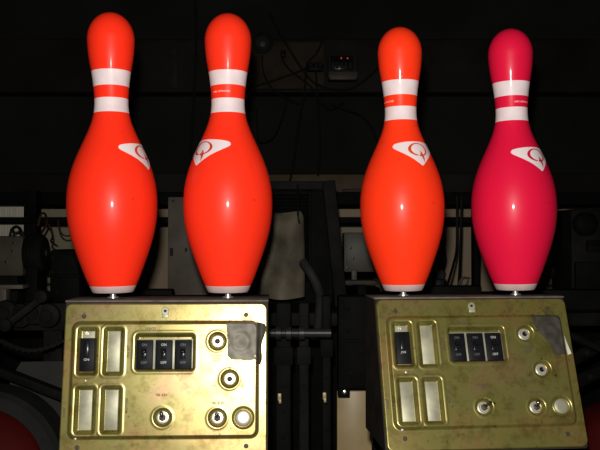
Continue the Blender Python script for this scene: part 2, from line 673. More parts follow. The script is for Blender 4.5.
def tape_mesh(poly, disc, wob, seed):
    """a patch of cloth tape lying over the plateau, bulging over the button below it"""
    us = np.arange(min(p[0] for p in poly), max(p[0] for p in poly) + .5, .7)
    vs = np.arange(min(p[1] for p in poly), max(p[1] for p in poly) + .5, .7)
    U, V = np.meshgrid(us, vs)
    rng = np.random.default_rng(seed)
    H = np.maximum(height(U, V), 3.0 * sst(sd_rr(U, V, -117.6, 15, 120, 159.5, 9), 9)) + .9
    for (cu, cv) in DIM:
        dd = np.hypot(U - cu, V - cv)
        H = np.where(dd < 16.5, np.maximum(H, 6.2), H)
    d = np.hypot(U - disc[0], V - disc[1])
    H = H + 1.3 * sst(d - 12.0, 7.0) - .3 * sst(d - 8.5, 6)
    for k in range(9):
        a, f, ph = rng.uniform(-1.4, 1.4), rng.uniform(.1, .55), rng.uniform(0, 6)
        H = H + wob * .22 * np.sin((U * math.cos(a) + V * math.sin(a)) * f + ph)
    inside = in_poly((U[:-1, :-1] + U[1:, 1:]) / 2, (V[:-1, :-1] + V[1:, 1:]) / 2, poly)
    bm = BM()
    cache = {}

    def vert(i, j):
        if (i, j) not in cache:
            cache[(i, j)] = bm.verts.new(pw(U[j, i], V[j, i], H[j, i]))
        return cache[(i, j)]
    for j in range(len(vs) - 1):
        for i in range(len(us) - 1):
            if inside[j, i]:
                bm.faces.new((vert(i, j + 1), vert(i + 1, j + 1), vert(i + 1, j), vert(i, j)))
    r = bmesh.ops.extrude_face_region(bm, geom=bm.faces[:])
    for g in r['geom']:
        if isinstance(g, bmesh.types.BMVert):
            g.co.z -= .0006
    return bm


def control_box(hole, yaw, tilt, left, label):
    t = thing('control_box', (hole[0], hole[1], 0), label, 'control box', 'brass coloured control boxes', world=False, rz=R(yaw))
    hz = hole[2]
    ti = R(tilt)

    def sec(v, out=0.0):                                        # (y, z) of panel height v, out mm off the panel
        return Vector((0, math.sin(ti) * (-v / 1000) - math.cos(ti) * out / 1000, hz + math.cos(ti) * (-v / 1000) + math.sin(ti) * out / 1000))
    # body: a sheet steel case with a sloping front
    ft, fb = sec(-13.5, -5.2), sec(189, -5.2)
    D = .105 if left else .066
    bk = ft.y + D
    prof = [ft, Vector((0, bk, ft.z)), Vector((0, bk, fb.z)), fb]
    bm = BM()
    xa, xb = -.1308, .1336
    A = [bm.verts.new((xa, p.y, p.z)) for p in prof]
    B = [bm.verts.new((xb, p.y, p.z)) for p in prof]
    bm.faces.new(A); bm.faces.new(list(reversed(B)))
    for i in range(4):
        bm.faces.new((A[i], B[i], B[(i + 1) % 4], A[(i + 1) % 4]))
    bmesh.ops.bevel(bm, geom=bm.edges[:], offset=.0018, segments=2, affect='EDGES')
    obj('case', bm, M['box'], t)
    bm = BM()
    box(bm, (xa - .0006, ft.y - .0006, ft.z - .0012), (xb + .0006, bk + .0006, ft.z + .0012), .0008)
    obj('top_plate', bm, M['box_top'], t)
    bm = BM()
    cyl(bm, (0, bk - .04, 0), (0, bk - .04, fb.z + .002), .022, seg=24)
    lathe(bm, (0, bk - .04, 0), (0, 0, 1), [(0, .09), (.008, .09), (.012, .03)], 28)
    obj('stand_post', bm, M['black_steel'], t)
    p = bpy.data.objects.new('face_panel', panel_mesh())
    COL.objects.link(p)
    p.parent = t
    p.location = (0, 0, hz)
    p.rotation_euler = (PI / 2 - ti, 0, 0)

    def part(name, bm, m, **k):
        return obj(name, bm, m, p, origin=(0, 0, 0) if not k.get('o') else k['o'], label=k.get('label'))
    # blank plates in three windows, the breaker in the fourth
    for i, w in enumerate(WIN):
        cu, cv = (w[0] + w[2]) / 2, (w[1] + w[3]) / 2
        bm = BM()
        box(bm, pw(w[0] + 5.8, w[3] - 5.8, -2.7), pw(w[2] - 5.8, w[1] + 5.8, -1.5), .0004)
        part('blank_plate', bm, M['blank'])
        if i == 0:
            bm = BM()
            box(bm, pw(cu - 9.5, cv + 25.5, -1.6), pw(cu + 9.5, cv - 17, 2.2), .001)
            b = part('breaker', bm, M['black_plastic'], o=pw(cu, cv + 4, -1.6))
            bm = BM()
            box(bm, pw(cu - 4.4, cv + 7.5, 2.0), pw(cu + 2.6, cv - 14.5, 5.6), .0015)
            s = sub('rocker', bm, M['black_gloss'], b, None)
            bm = BM()
            box(bm, pw(cu - 4.5, cv + 13, 2.0), pw(cu + 3.5, cv + 8.5, 2.6), .0003)
            sub('breaker_tab', bm, M['black_gloss'], b, None)
            bm = flat_text('ON', 4.2, cu - .6, cv + 10.6, 2.75)
            sub('breaker_lettering', bm, M['white_ink'], b, None)
            bm = BM()
            slot_screw(bm, cu - 2.0, cv - 23, -1.5, 3.0)
            part('plate_screw', bm, M['nut'])
    # the well: a pale bracket behind three black toggle switches
    bm = BM()
    box(bm, pw(-36.2, 74.4, -3.4), pw(38.2, 35.6, -1.6), .0004)
    br = part('switch_bracket', bm, M['blank'])
    for k, su in enumerate((-25.6, -.6, 24.2)):
        bm = BM()
        box(bm, pw(su - 11.0, 74.6, -1.7), pw(su + 11.2, 37.2, 1.6), .0012)
        # a shallow collar round the lever slot
        for a, b_, c, d in ((-4.4, 62.5, 3.6, 61.2), (-4.4, 48.2, 3.6, 46.9), (-4.4, 62.5, -3.3, 46.9), (2.5, 62.5, 3.6, 46.9)):
            box(bm, pw(su + a, b_, 1.5), pw(su + c, d, 2.1), .0002)
        sw = part('rocker_switch', bm, M['black_plastic'], o=pw(su, 56, -1.7))
        bm = BM()
        L = pw(su - .4, 56, 1.2)
        box(bm, pw(su - 3.6, 61.0, 1.4), pw(su + 2.8, 48.4, 3.4), .0012)
        bar(bm, L + Vector((0, .003, 0)), L + Vector((0, .0055, .0062)), .0058, .0058, .0016)
        sub('switch_lever', bm, M['black_gloss'], sw, None)
        bright = (k == 1) if left else (k == 2)
        m = M['white_ink'] if bright else M['dim_ink']
        bm = flat_text('ON', 4.4, su, 43.6, 1.75)
        sub('on_lettering', bm, m, sw, None)
        bm = flat_text('OFF', 4.4, su, 66.3, 1.75)
        sub('off_lettering', bm, m, sw, None)
    # push buttons (upper two) and bat toggles (lower two)
    for k, (cu, cv) in enumerate(DIM):
        bm = BM()
        lathe(bm, pw(cu, cv, -2.2), (0, 0, 1), [(0, 7.6e-3), (.9e-3, 7.6e-3), (1.1e-3, 7.3e-3), (1.1e-3, 6.4e-3), (3.4e-3, 6.4e-3), (4.0e-3, 5.8e-3),
                                              (4.0e-3, 3.6e-3), (1.0e-3, 3.4e-3)], 32, cap=False)
        if k < 2:
            nb = part('push_button', bm, M['nut'], o=pw(cu, cv, -2.2))
            bm = BM()
            if left:
                lathe(bm, pw(cu, cv, -1.6), (0, 0, 1), [(0, 3.3e-3), (4.6e-3, 3.2e-3), (5.4e-3, 2.3e-3), (5.7e-3, .2e-3)], 20)
                sub('plunger', bm, M['screw'], nb, None)
            else:
                lathe(bm, pw(cu, cv, -1.6), (0, 0, 1), [(0, 3.3e-3), (.6e-3, 3.2e-3), (.8e-3, .2e-3)], 20)
                sub('plunger', bm, M['black_gloss'], nb, None)
        else:
            nb = part('bat_toggle', bm, M['nut'], o=pw(cu, cv, -2.2))
            bm = BM()
            lathe(bm, pw(cu, cv, 2.0), (0, 0, 1), [(0, 4.6e-3), (1.8e-3, 4.6e-3), (2.3e-3, 3.6e-3)], 6)
            sub('hex_nut', bm, M['screw'], nb, None)
            bm = BM()
            if left:
                a = Vector((.0, .0050, .0120))
            else:
                a = Vector((.0055 if k == 3 else -.001, .0042, .0115))
            q = pw(cu, cv, .5)
            lathe(bm, q, a, [(0, 1.5e-3), (.008, 1.9e-3), (.0130, 2.7e-3), (.0145, 2.5e-3), (.0155, 1.2e-3), (.0157, .2e-3)], 16)
            sub('lever', bm, M['dark_chrome'], nb, None)
    bm = BM()
    lathe(bm, pw(*PLAIN, 2.0), (0, 0, 1), [(0, 9.6e-3), (2.2e-3, 9.6e-3), (2.9e-3, 8.6e-3), (3.2e-3, 5e-3), (3.3e-3, .1e-3)], 36)
    part('blank_cap', bm, M['nut'] if left else M['blank'])
    # screws, rivets and the hanging tab
    for (cu, cv) in ((-104.8, 6.6), (105, 5.2), (-106.3, 171.3), (106.3, 171)):
        bm = BM()
        slot_screw(bm, cu, cv, 0, 3.0)
        part('corner_screw', bm, M['screw'])
    for (cu, cv) in ((-98.5, 88.6), (-109, 160.5)):
        bm = BM()
        lathe(bm, pw(cu, cv, 1 if cv > 100 else 4), (0, 0, 1), [(0, 2.2e-3), (1e-3, 2.0e-3), (1.7e-3, 1.1e-3), (1.9e-3, .1e-3)], 16)
        part('rivet', bm, M['nut'])
    bm = BM()
    lathe(bm, pw(0, 0, -.4), (0, 0, 1), [(0, 5.0e-3), (1.8e-3, 5.0e-3), (2.2e-3, 4.5e-3), (2.2e-3, 1.9e-3), (.3e-3, 1.8e-3)], 24, cap=False)
    box(bm, pw(-4.2, 9.0, 0), pw(4.2, 3.0, 1.7), .0006)
    tb = part('keyhole_tab', bm, M['blank'])
    bm = BM()
    lathe(bm, pw(0, 0, -.3), (0, 0, 1), [(0, 1.8e-3), (.7e-3, 1.75e-3), (.8e-3, .1e-3)], 16)
    sub('tab_hole', bm, M['black_gloss'], tb, None)
    # worn print
    for txt, size, u, v, vert in (('LIGHTS', 4.2, -18, 23, False), ('TBL REV', 4.2, -2, 107, False), ('TBL RUN', 4.2, 70, 117.5, False),
                                  ('1ST BALL\nCYCLE\nRESET', 3.8, 68, 61, False), ('PIN SET', 4.6, -45.5, 52, True), ('MOTORS', 4.6, -45.5, 120, True),
                                  ('SWEEP', 4.2, -124.5, 128, True)):
        bm = flat_text(txt, size, u, v, .45 if u < -120 else 4.95, vert)
        part('worn_lettering', bm, M['ink'])
    # cloth tape over the third button
    if left:
        poly = [(79.5, 15.5), (88, 13.6), (97, 14.4), (108, 13.4), (118, 14.5), (121, 16), (121, 30), (119, 45), (120, 62), (110, 64.5), (100, 63.4), (86, 62.5), (81.5, 58), (81.5, 40)]
        tp = part('cloth_tape', tape_mesh(poly, (99, 40), 1.1, 3), M['tape'])
        bm = BM()
        rows = []
        for k in range(10):
            f = k / 9
            v = 14.8 + 54 * f
            wid = 10.5 * (1 - f) ** .8 + 4.0 * f + 1.4 * math.sin(f * 9)
            base = 119.5 + .6 * math.sin(f * 7)
            rows.append([bm.verts.new(pw(base + wid * s, v + (2.5 * s if k == 0 else 0), 5.6 + 4.0 * math.sin(s * PI * .8) + 1.2 * math.sin(f * 8 + s * 3))) for s in (0, .25, .5, .75, 1)])
        for a, b_ in zip(rows, rows[1:]):
            for i in range(4):
                bm.faces.new((a[i], b_[i], b_[i + 1], a[i + 1]))
        r = bmesh.ops.extrude_face_region(bm, geom=bm.faces[:])
        for g in r['geom']:
            if isinstance(g, bmesh.types.BMVert):
                g.co.z -= .0006
        sub('loose_flap', bm, M['tape_dark'], tp, None)
        # a black squiggle drawn on the rim
        bm = BM()
        tube(bm, [pw(125, 73, .6), pw(127.5, 78, .6), pw(124, 83, .6), pw(128, 88, .6), pw(123.5, 92, .6)], .00045, 6)
        part('ink_squiggle', bm, M['ink'])
    else:
        poly = [(79.5, 14.5), (118, 14.5), (121, 17), (121, 66), (119, 68.5), (103, 69), (101, 60), (97, 50), (90, 42), (84.5, 34), (81, 24)]
        tp = part('cloth_tape', tape_mesh(poly, (101.5, 40), .5, 5), M['tape_dark'])
        bm = BM()
        vs = [bm.verts.new(pw(u, v, h)) for u, v, h in ((121.0, 43, 5.2), (123.2, 53, 5.4), (126.8, 68, 5.6), (121.6, 69.5, 5.4), (121.0, 56, 5.2))]
        bm.faces.new(list(reversed(vs)))
        r = bmesh.ops.extrude_face_region(bm, geom=bm.faces[:])
        for g in r['geom']:
            if isinstance(g, bmesh.types.BMVert):
                g.co.z -= .0006
        sub('torn_edge', bm, M['tape_back'], tp, None, label='pale torn corner')
    return t, Vector((0, ft.y, ft.z + .0012)), bk


def slot_screw(bm, u, v, h, r):
    """a round screw head with a cut slot"""
    lathe(bm, pw(u, v, h - .6), (0, 0, 1), [(0, r / 1000), (1.2e-3, r / 1000), (1.7e-3, r * .8e-3), (1.75e-3, .1e-3)], 20)
    a = random.uniform(0, PI)
    d = Vector((math.cos(a), math.sin(a), 0))
    # the slot: two raised half lips beside a gap
    for s in (-1, 1):
        n = Vector((-d.y, d.x, 0)) * s
        c = pw(u, v, h + 1.1) + n * (r * .55e-3)
        bar(bm, c - d * r * .62e-3, c + d * r * .62e-3, r * .5e-3, .0012, .0003)


HL = (-.1755, 1.0453, CAM_Z - .0928)
HR = (.2308, 1.0799, CAM_Z - .0892)
YAWL, YAWR = 1.8, 6.0
tL, topL, bkL = control_box(HL, YAWL, 9.6, True, 'brass coloured control box, bright, grey tape patch, under the two pins left of centre')
tR, topR, bkR = control_box(HR, YAWR, 21.0, False, 'dull olive control box, dark tape patch, under the orange and crimson pins')


def on_top(hole, yaw, top, px, back):
    """point on a box top, back metres behind its front edge, at picture column px"""
    a = R(yaw)
    best = None
    for k in range(-200, 201):
        x = k / 1000 * .7
        w = Vector((hole[0] + x * math.cos(a) - (top.y + back) * math.sin(a), hole[1] + x * math.sin(a) + (top.y + back) * math.cos(a), top.z))
        dpt = (w - Vector((0, 0, CAM_Z))).dot(CF)
        p = 300 + FPX * w.x / dpt
        if best is None or abs(p - px) < best[0]:
            best = (abs(p - px), w)
    return best[1]


def pin_loc(hole, yaw, top, px, back, s):
    w = on_top(hole, yaw, top, px, back)
    return (w.x, w.y, w.z + .0078 * s)


sL, sR = 1.014, .962
make_pin(pin_loc(HL, YAWL, topL, 113.2, .045, sL), sL * .993, M['red_orange'], M['logo_red'], 62, None,
         'red-orange bowling pin farthest left, emblem wrapping round its right side', 51, .0155, -.75)
make_pin(pin_loc(HL, YAWL, topL, 228.0, .045, sL), sL * .993, M['red_orange2'], M['logo_red'], -52, -25,
         'red-orange bowling pin with its emblem on its left shoulder', 57, .0105, -.1)
make_pin(pin_loc(HR, YAWR, topR, 403.4, .032, sR), sR, M['orange'], M['logo_orange'], 36, -55,
         'orange bowling pin beside the crimson pin', 54, .004, -.75)
make_pin(pin_loc(HR, YAWR, topR, 515.6, .032, sR * 1.006), sR * 1.006, M['crimson'], M['logo_crimson'], 49, 42,
         'crimson pink bowling pin, the only one not orange', 52, .0115, -.95)


# ------------------------------------------------------------------ room shell
def wbox(px0, py0, px1, py1, d, th, bev=.003, bm=None, mi=0):
    """box whose front face fills the given picture rectangle at depth d, th thick to the back"""
    b = bm or BM()
    p = at(px0, py0, d); q = at(px1, py1, d)
    y = at((px0 + px1) / 2, (py0 + py1) / 2, d).y
    box(b, (min(p.x, q.x), y, min(p.z, q.z)), (max(p.x, q.x), y + th, max(p.z, q.z)), bev, mi)
    return b


YB = 3.3
b = BM(); box(b, (-3.2, -1.5, -.1), (3.2, YB + .3, 0)); struct('floor', b, M['floor'])
b = BM(); box(b, (-3.2, -1.5, 2.7), (3.2, YB + .3, 2.8)); struct('ceiling', b, M['ceil'])
b = BM(); box(b, (-3.3, -1.5, 0), (-3.2, YB + .3, 2.7)); struct('wall_left', b, M['felt'])
b = BM(); box(b, (3.2, -1.5, 0), (3.3, YB + .3, 2.7)); struct('wall_right', b, M['felt'])
b = BM(); box(b, (-3.2, YB, 0), (3.2, YB + .1, 2.7)); struct('wall_back', b, M['felt'])
b = BM(); box(b, (-3.2, -1.6, 0), (3.2, -1.5, 2.7)); struct('wall_front', b, M['felt'])
zt, zb_ = at(300, 38, 3.2).z, at(300, 92, 3.2).z
b = BM(); box(b, (-3.19, 3.2, zb_), (3.19, YB - .001, zt), .006); struct('trim_1', b, M['wood'])
z1, z0 = at(300, 173, 3.22).z, at(300, 204, 3.22).z
b = BM(); box(b, (-3.19, 3.22, z0), (3.19, YB - .001, z1), .004); struct('trim_2', b, M['wood'])
b = BM()
q0, q1 = at(252, 174.5, 3.19), at(374, 193.5, 3.19)
box(b, (q0.x, q0.y, q1.z), (q1.x, q0.y + .02, q0.z), .003)
o = obj('wall_mounted_board', b, M['brown'])
tag(o, 'brown board on the back wall above the guard frame', 'board')
b = BM(); box(b, (-3.19, 3.26, .002), (3.19, YB - .001, z0 - .002), .004)
o = obj('masking_board', b, M['mural'], smooth=False)
tag(o, 'tan printed board along the back wall behind the machinery', 'panel')

# ------------------------------------------------------------------ pinsetter frame (one machine: posts, rails, deck)
fr = thing('pinsetter_frame', (0, 2.2, 0), 'black steel pinsetter frame of posts and rails behind the pins', 'machine frame')


def fpart(name, bm, m=None, **k):
    return obj(name, bm, m or M['black_steel'], fr, **k)


def hrail(py0, py1, d, x0=-120, x1=720, th=.05, m=None):
    p, q = at(x0, py0, d), at(x1, py1, d)
    y = at(300, (py0 + py1) / 2, d).y
    bm = BM()
    box(bm, (p.x, y, q.z), (q.x, y + th, p.z), .003)
    lip = .012
    box(bm, (p.x, y + th, q.z), (q.x, y + th + .06, q.z + lip), .002)
    return fpart('rail', bm, m)


def post(px0, px1, d, ytop, th=.05, m=None, bolts=2):
    p, q = at(px0, ytop, d), at(px1, ytop, d)
    bm = BM()
    box(bm, (p.x, p.y, 0), (q.x, p.y + th, p.z), .003)
    box(bm, (p.x - .03, p.y - .03, 0), (q.x + .03, p.y + th + .03, .012), .002)
    for k in range(bolts):
        z = p.z - .05 - k * .12
        lathe(bm, ((p.x + q.x) / 2, p.y + .001, z), (0, -1, 0), [(0, .009), (.006, .009), (.008, .005), (.009, .0003)], 6)
    return fpart('post', bm, m)


hrail(192, 205, 2.60)
hrail(217, 223, 2.48, th=.035)
post(23.5, 36, 2.55, 190)
post(474, 480, 2.55, 190)
post(-60, -40, 2.50, 190)
post(640, 655, 2.50, 190)
zd = 1.29
bm = BM(); box(bm, (-1.15, 1.765, zd - .03), (1.15, 2.50, zd), .004)
for x in (-1.05, -.4, .35, 1.05):
    box(bm, (x - .025, 1.775, 0), (x + .025, 1.82, zd - .03), .003)
for i in range(9):
    lathe(bm, (-1.0 + i * .25, 1.766, zd - .015), (0, -1, 0), [(0, .008), (.006, .008), (.007, .0003)], 6)
fpart('deck', bm, M['dark_steel'])
bm = BM(); box(bm, (-1.15, 2.40, .02), (1.15, 2.41, zd - .03), .002)
fpart('dark_backing_sheet', bm)  # black sheet added so the space below the deck stays dark
zd += .0006

# black angle steel guard frame in the middle
gf = thing('guard_frame', at(300, 300, 1.9) * 1.0, 'black angle steel guard frame between the second and third pins', 'guard')
gf.location.z = zd
y = at(300, 200, 1.9).y
a0, a1 = at(250, 181, 1.9), at(330, 189.5, 1.9)
bm = BM(); box(bm, (a0.x, y, a1.z), (a1.x, y + .03, a0.z), .002)
box(bm, (a0.x, y + .03, a0.z - .006), (a1.x, y + .06, a0.z), .002)
for k in range(7):
    x = a0.x + (a1.x - a0.x) * (k + .5) / 7
    lathe(bm, (x, y + .001, (a0.z + a1.z) / 2), (0, -1, 0), [(0, .0045), (.002, .0045), (.003, .0003)], 6)
obj('top_bar', bm, M['dark_steel'], gf)
bm = BM()
pt, pb = at(328.5, 181, 1.9), at(341, 306, 1.9)
pt.y = pb.y = y
bar(bm, pb, pt, .034, .03, .003)
for k in range(14):
    c = pt + (pb - pt) * ((k + .7) / 14)
    lathe(bm, c + Vector((.004, -.014, 0)), (0, -1, 0), [(0, .004), (.002, .004), (.003, .0003)], 10)
obj('leaning_post', bm, M['dark_steel'], gf)
bm = BM()
p0 = at(256, 181, 1.9)
box(bm, (p0.x, y, zd), (p0.x + .03, y + .03, p0.z - .03), .003)
obj('upright', bm, M['dark_steel'], gf)
# louvred back screen of the guard, seen beside the canvas
bm = BM()
for k in range(24):
    c = at(297, 196 + k * 3.6, 1.97)
    box(bm, (c.x - .075, c.y, c.z - .0022), (c.x + .030, c.y + .012, c.z + .0022), .0006, rot=Matrix.Rotation(R(35), 3, 'X'))
for px in (266, 283, 309):
    c, d_ = at(px, 190, 1.98), at(px, 290, 1.98)
    box(bm, (c.x - .006, c.y + .008, d_.z), (c.x + .006, c.y + .02, c.z), .001)
c, d_ = at(262, 190, 2.0), at(333, 306, 2.0)
box(bm, (c.x, c.y + .02, zd), (d_.x, c.y + .026, c.z), .001)  # plain black sheet added behind the slats to darken the gap
obj('louvre_screen', bm, M['black_steel'], gf)

# ------------------------------------------------------------------ things standing behind the pins
# grey plate between the first two pins
p0, p1 = at(168, 197, 2.05), at(219, 300, 2.05)
bm = BM(); box(bm, (p0.x, p0.y, zd), (p1.x, p0.y + .006, p0.z), .002)
box(bm, (p0.x, p0.y + .006, zd), (p0.x + .006, p0.y + .05, p0.z), .001)
t = obj('steel_plate', bm, M['grey_steel']); tag(t, 'upright grey steel cover plate with slots between the two pins at left', 'plate')
for (px, py, w, h) in ((171.5, 252, 1.6, 8), (173, 201, 1.4, 1.4), (187, 266, 2.6, 1.5), (183, 281, 4, 2.4), (186, 250, 1.2, 4)):
    bm = wbox(px - w, py - h / 2, px + w, py + h / 2, 2.047, .004, 0)
    sub('slot', bm, M['black_gloss'], t, None)

# canvas sack hung in the guard frame
bm = BM()
rows = []
for j in range(25):
    f = j / 24
    py = 210.5 + f * 86
    xl, xr = 258 + 2 * f, 303.5 + 1.5 * math.sin(f * 2.2) - (3.2 * (1 - f / .08) ** 2 if f < .08 else 0)
    row = []
    for i in range(25):
        g = i / 24
        px = xl + (xr - xl) * g
        bulge = .035 * math.sin(PI * min(1, max(0, g))) ** .6 * min(1, f * 9 + .1) + .007 * math.sin(9 * g + 4 * f) + .004 * math.sin(17 * f - 5 * g)
        q = at(px, py + 2.2 * math.sin(g * 3), 1.78)
        row.append(bm.verts.new((q.x, q.y - bulge + .01, q.z)))
    rows.append(row)
for a, b_ in zip(rows, rows[1:]):
    for i in range(24):
        bm.faces.new((a[i], a[i + 1], b_[i + 1], b_[i]))
r = bmesh.ops.extrude_face_region(bm, geom=bm.faces[:])
for g in r['geom']:
    if isinstance(g, bmesh.types.BMVert):
        g.co.y += .03
sack = obj('canvas_sack', bm, M['canvas'])
tag(sack, 'soiled grey canvas sack hanging behind the second pin from left', 'sack')
bm = BM(); q = at(298, 214, 1.745); tube(bm, [at(297.5, 185, 1.884), at(298, 200, 1.80), q, q + Vector((.003, .0, -.02))], .0022, 6)
sub('hanging_cord', bm, M['rubber'], sack, None)
# loose hose beside the sack
bm = BM(); tube(bm, [at(303, 262, 1.7), at(310, 272, 1.68), at(317, 286, 1.68), at(320, 300, 1.7), at(318, 330, 1.72)], .010, 10)
tag(obj('hanging_hose', bm, M['clear']), 'bent grey hose hanging beside the canvas sack', 'hose')

# olive cabinet behind the orange pin, with a bracket under it
cb = thing('switch_cabinet', at(358, 282, 2.1), 'small olive grey steel cabinet just left of the orange pin', 'cabinet')
bm = wbox(344, 232.5, 376, 272, 2.1, .09, .003)
c_ = obj('cabinet_body', bm, M['olive_metal'], cb)
bm = wbox(346, 234, 374, 270.5, 2.097, .004, .001)
dr = obj('cabinet_door', bm, M['olive_metal'], cb)
for px, py in ((350.5, 248), (353, 258), (347.5, 268)):
    bm = BM(); lathe(bm, at(px, py, 2.097), (0, -1, 0), [(0, .0035), (.002, .0035), (.0025, .0003)], 12)
    sub('door_screw', bm, M['black_gloss'], dr, cb)
bm = wbox(351.5, 270, 357, 281, 2.08, .012, .002)
lathe(bm, at(354, 275, 2.08), (0, -1, 0), [(0, .006), (.005, .006), (.006, .0004)], 6)
obj('bracket', bm, M['olive_metal'], cb)
bm = wbox(343, 280.5, 378, 285, 2.04, .14, .002)
obj('shelf_bar', bm, M['tan_metal'], cb)
p = at(362, 285, 2.1)
bm = BM(); box(bm, (p.x - .012, p.y, zd), (p.x + .012, p.y + .03, p.z), .002)
obj('cabinet_leg', bm, M['black_steel'], cb)

# left cluster: tan steel box, pale stand-in for a lit window, motor, black gearbox
p0, p1 = at(-45, 236, 2.0), at(23, 276, 2.0)
bm = BM(); box(bm, (p0.x, p0.y, p1.z), (p1.x, p0.y + .14, p0.z), .004)
tb = obj('steel_box', bm, M['tan_metal']); tag(tb, 'stained tan grey steel box at the left picture edge', 'box')
bm = BM(); box(bm, (p0.x + .01, p0.y + .02, zd), (p1.x - .02, p0.y + .12, p1.z), .003)
sub('box_stand', bm, M['black_steel'], tb, None)
for px, py in ((14, 243), (12.5, 251), (6, 262)):
    bm = BM(); lathe(bm, at(px, py, 1.998), (0, -1, 0), [(0, .003), (.002, .003), (.003, .0003)], 10)
    sub('bolt_head', bm, M['black_gloss'], tb, None)
bm = BM()
p0, p1 = at(-50, 205.5, 2.76), at(24, 238, 2.76)
n = 26
for k in range(n):
    xa = p0.x + (p1.x - p0.x) * k / n; xb = p0.x + (p1.x - p0.x) * (k + 1) / n
    box(bm, (xa, p0.y + (.006 if k % 2 else 0), 0), (xb + .0005, p0.y + .012, p0.z), .001)
tag(obj('window_stand_in', bm, M['pale']), 'pale ribbed panel standing in for a lit window above the tan steel box', 'panel')  # pale panel added in place of a lit window farther back
bm = BM()
tube(bm, [at(10, 236, 1.99), at(12, 229, 2.0), at(17, 226.5, 2.02), at(20, 231, 2.0), at(15, 234, 1.98), at(13, 228.5, 2.0), at(19, 227.5, 2.02), at(23, 235, 2.03), at(25, 246, 2.04)], .0035, 7)
tag(obj('coiled_cable', bm, M['rubber']), 'black cable coiled on top of the tan steel box', 'cable')
mo = thing('drive_motor', at(36, 262, 2.0), 'black rounded drive motor beside the tan steel box', 'motor')
bm = BM()
c0, c1 = at(26, 253, 2.0), at(46, 253, 2.0); c1.z = c0.z
lathe(bm, c0, (1, 0, 0), [(0, .03), (.003, .042), (.012, .048), ((c1 - c0).length - .012, .048), ((c1 - c0).length - .002, .040), ((c1 - c0).length, .02)], 32)
for k in range(3):
    x = .014 + k * .008
    lathe(bm, c0 + Vector((x, 0, 0)), (1, 0, 0), [(0, .0475), (.001, .051), (.003, .051), (.004, .0475)], 32)
obj('motor_housing', bm, M['dark_steel'], mo)
bm = BM(); box(bm, (c0.x + .01, c0.y - .035, zd), (c1.x - .01, c0.y + .035, c0.z - .035), .003)
obj('motor_base', bm, M['black_steel'], mo)
bm = BM(); cyl(bm, c1 - Vector((.002, 0, 0)), c1 + Vector((.005, 0, 0)), .009)
obj('shaft', bm, M['rod'], mo)
gb = thing('gear_housing', at(62, 300, 1.95), 'black boxy gear housing left of the first pin', 'housing')
p0, p1 = at(49, 249.5, 2.0), at(80, 300, 2.0)
bm = BM(); box(bm, (p0.x, p0.y, zd), (p1.x, p0.y + .12, p0.z), .010)
box(bm, (p0.x - .006, p0.y - .008, p0.z - .070), (p1.x + .006, p0.y, p0.z - .062), .002)
obj('housing_body', bm, M['black_steel'], gb)
for px, py in ((53, 272), (60, 272), (58, 292), (70, 258), (53, 258)):
    bm = BM(); lathe(bm, at(px, py, 1.999), (0, -1, 0), [(0, .005), (.004, .005), (.005, .0003)], 6)
    obj('cap_bolt', bm, M['dark_steel'], gb)
bm = BM(); tube(bm, [at(38, 226, 2.43), at(41, 214.5, 2.42), at(45, 214, 2.4), at(47, 223, 2.35), at(42, 232, 2.3), at(38, 238, 2.2)], .0035, 6)
tag(obj('looped_cable', bm, M['hose']), 'thin brown cable loop left of the first pin', 'cable')
bm = BM(); tube(bm, [at(46, 222, 2.43), at(51, 228, 2.42), at(52.5, 237, 2.4), at(51, 241, 2.3), at(54, 244, 2.15), at(58, 246.5, 2.06)], .0030, 6)
tag(obj('drooping_cable', bm, M['hose']), 'thin brown cable drooping onto the gear housing', 'cable')
bm = BM(); tube(bm, [at(58, 220, 2.44), at(60, 231, 2.42), at(66, 236, 2.42), at(76, 234, 2.44)], .0028, 6)
tag(obj('hanging_cable', bm, M['hose']), 'thin brown cable sagging below the rail behind the first pin', 'cable')
# silver tray strip
bm = wbox(-40, 285, 22.5, 289, 1.86, .05, .001)
p = at(0, 289, 1.86); p2 = at(-30, 289, 1.86)
for q in (p, p2):
    box(bm, (q.x - .01, q.y + .01, zd), (q.x + .01, q.y + .04, q.z), .001)
tag(obj('tray_strip', bm, M['grey_steel']), 'flat grey metal strip under the tan steel box', 'metal strip')

# clutter on the front of the machine, lower left
def pedestal(name, px0, py0, px1, d, label, cat):
    t = thing(name, at((px0 + px1) / 2, py0, d), label, cat)
    t.location.z = 0
    return t


bm = BM()
for k in range(4):
    c = at(8 + k * 14, 312 + 3 * (k % 2), 1.66)
    lathe(bm, c, (0, -1, 0), [(0, .010), (.004, .024), (.010, .026), (.018, .024), (.022, .012), (.026, .011), (.026, .001)], 20)
c, c2 = at(-40, 322, 1.68), at(66, 322, 1.68)
box(bm, (c.x, c.y, at(0, 331, 1.68).z), (c2.x, c.y + .05, at(0, 303, 1.68).z), .004)
for x in (c.x + .03, c2.x - .05):
    box(bm, (x, c.y + .005, 0), (x + .04, c.y + .045, c.z), .003)
tag(obj('roller_bracket', bm, M['dark_steel']), 'black bracket of four rollers left of the bright control box', 'bracket')
bm = BM()
bar(bm, at(6, 325, 1.55), at(44, 296, 1.585), .010, .014, .002)
lathe(bm, at(6, 325, 1.55), (0, -1, 0), [(-.01, .012), (.008, .012), (.010, .004)], 16)
lathe(bm, at(44, 296, 1.585), (0, -1, 0), [(-.01, .012), (.02, .012), (.022, .004)], 16)
bar(bm, at(44, 296, 1.585), at(44, 296, 1.676), .012, .012, .002)
tag(obj('lever_arm', bm, M['dark_steel']), 'slanting black lever arm over the rollers at left', 'lever')
bm = BM()
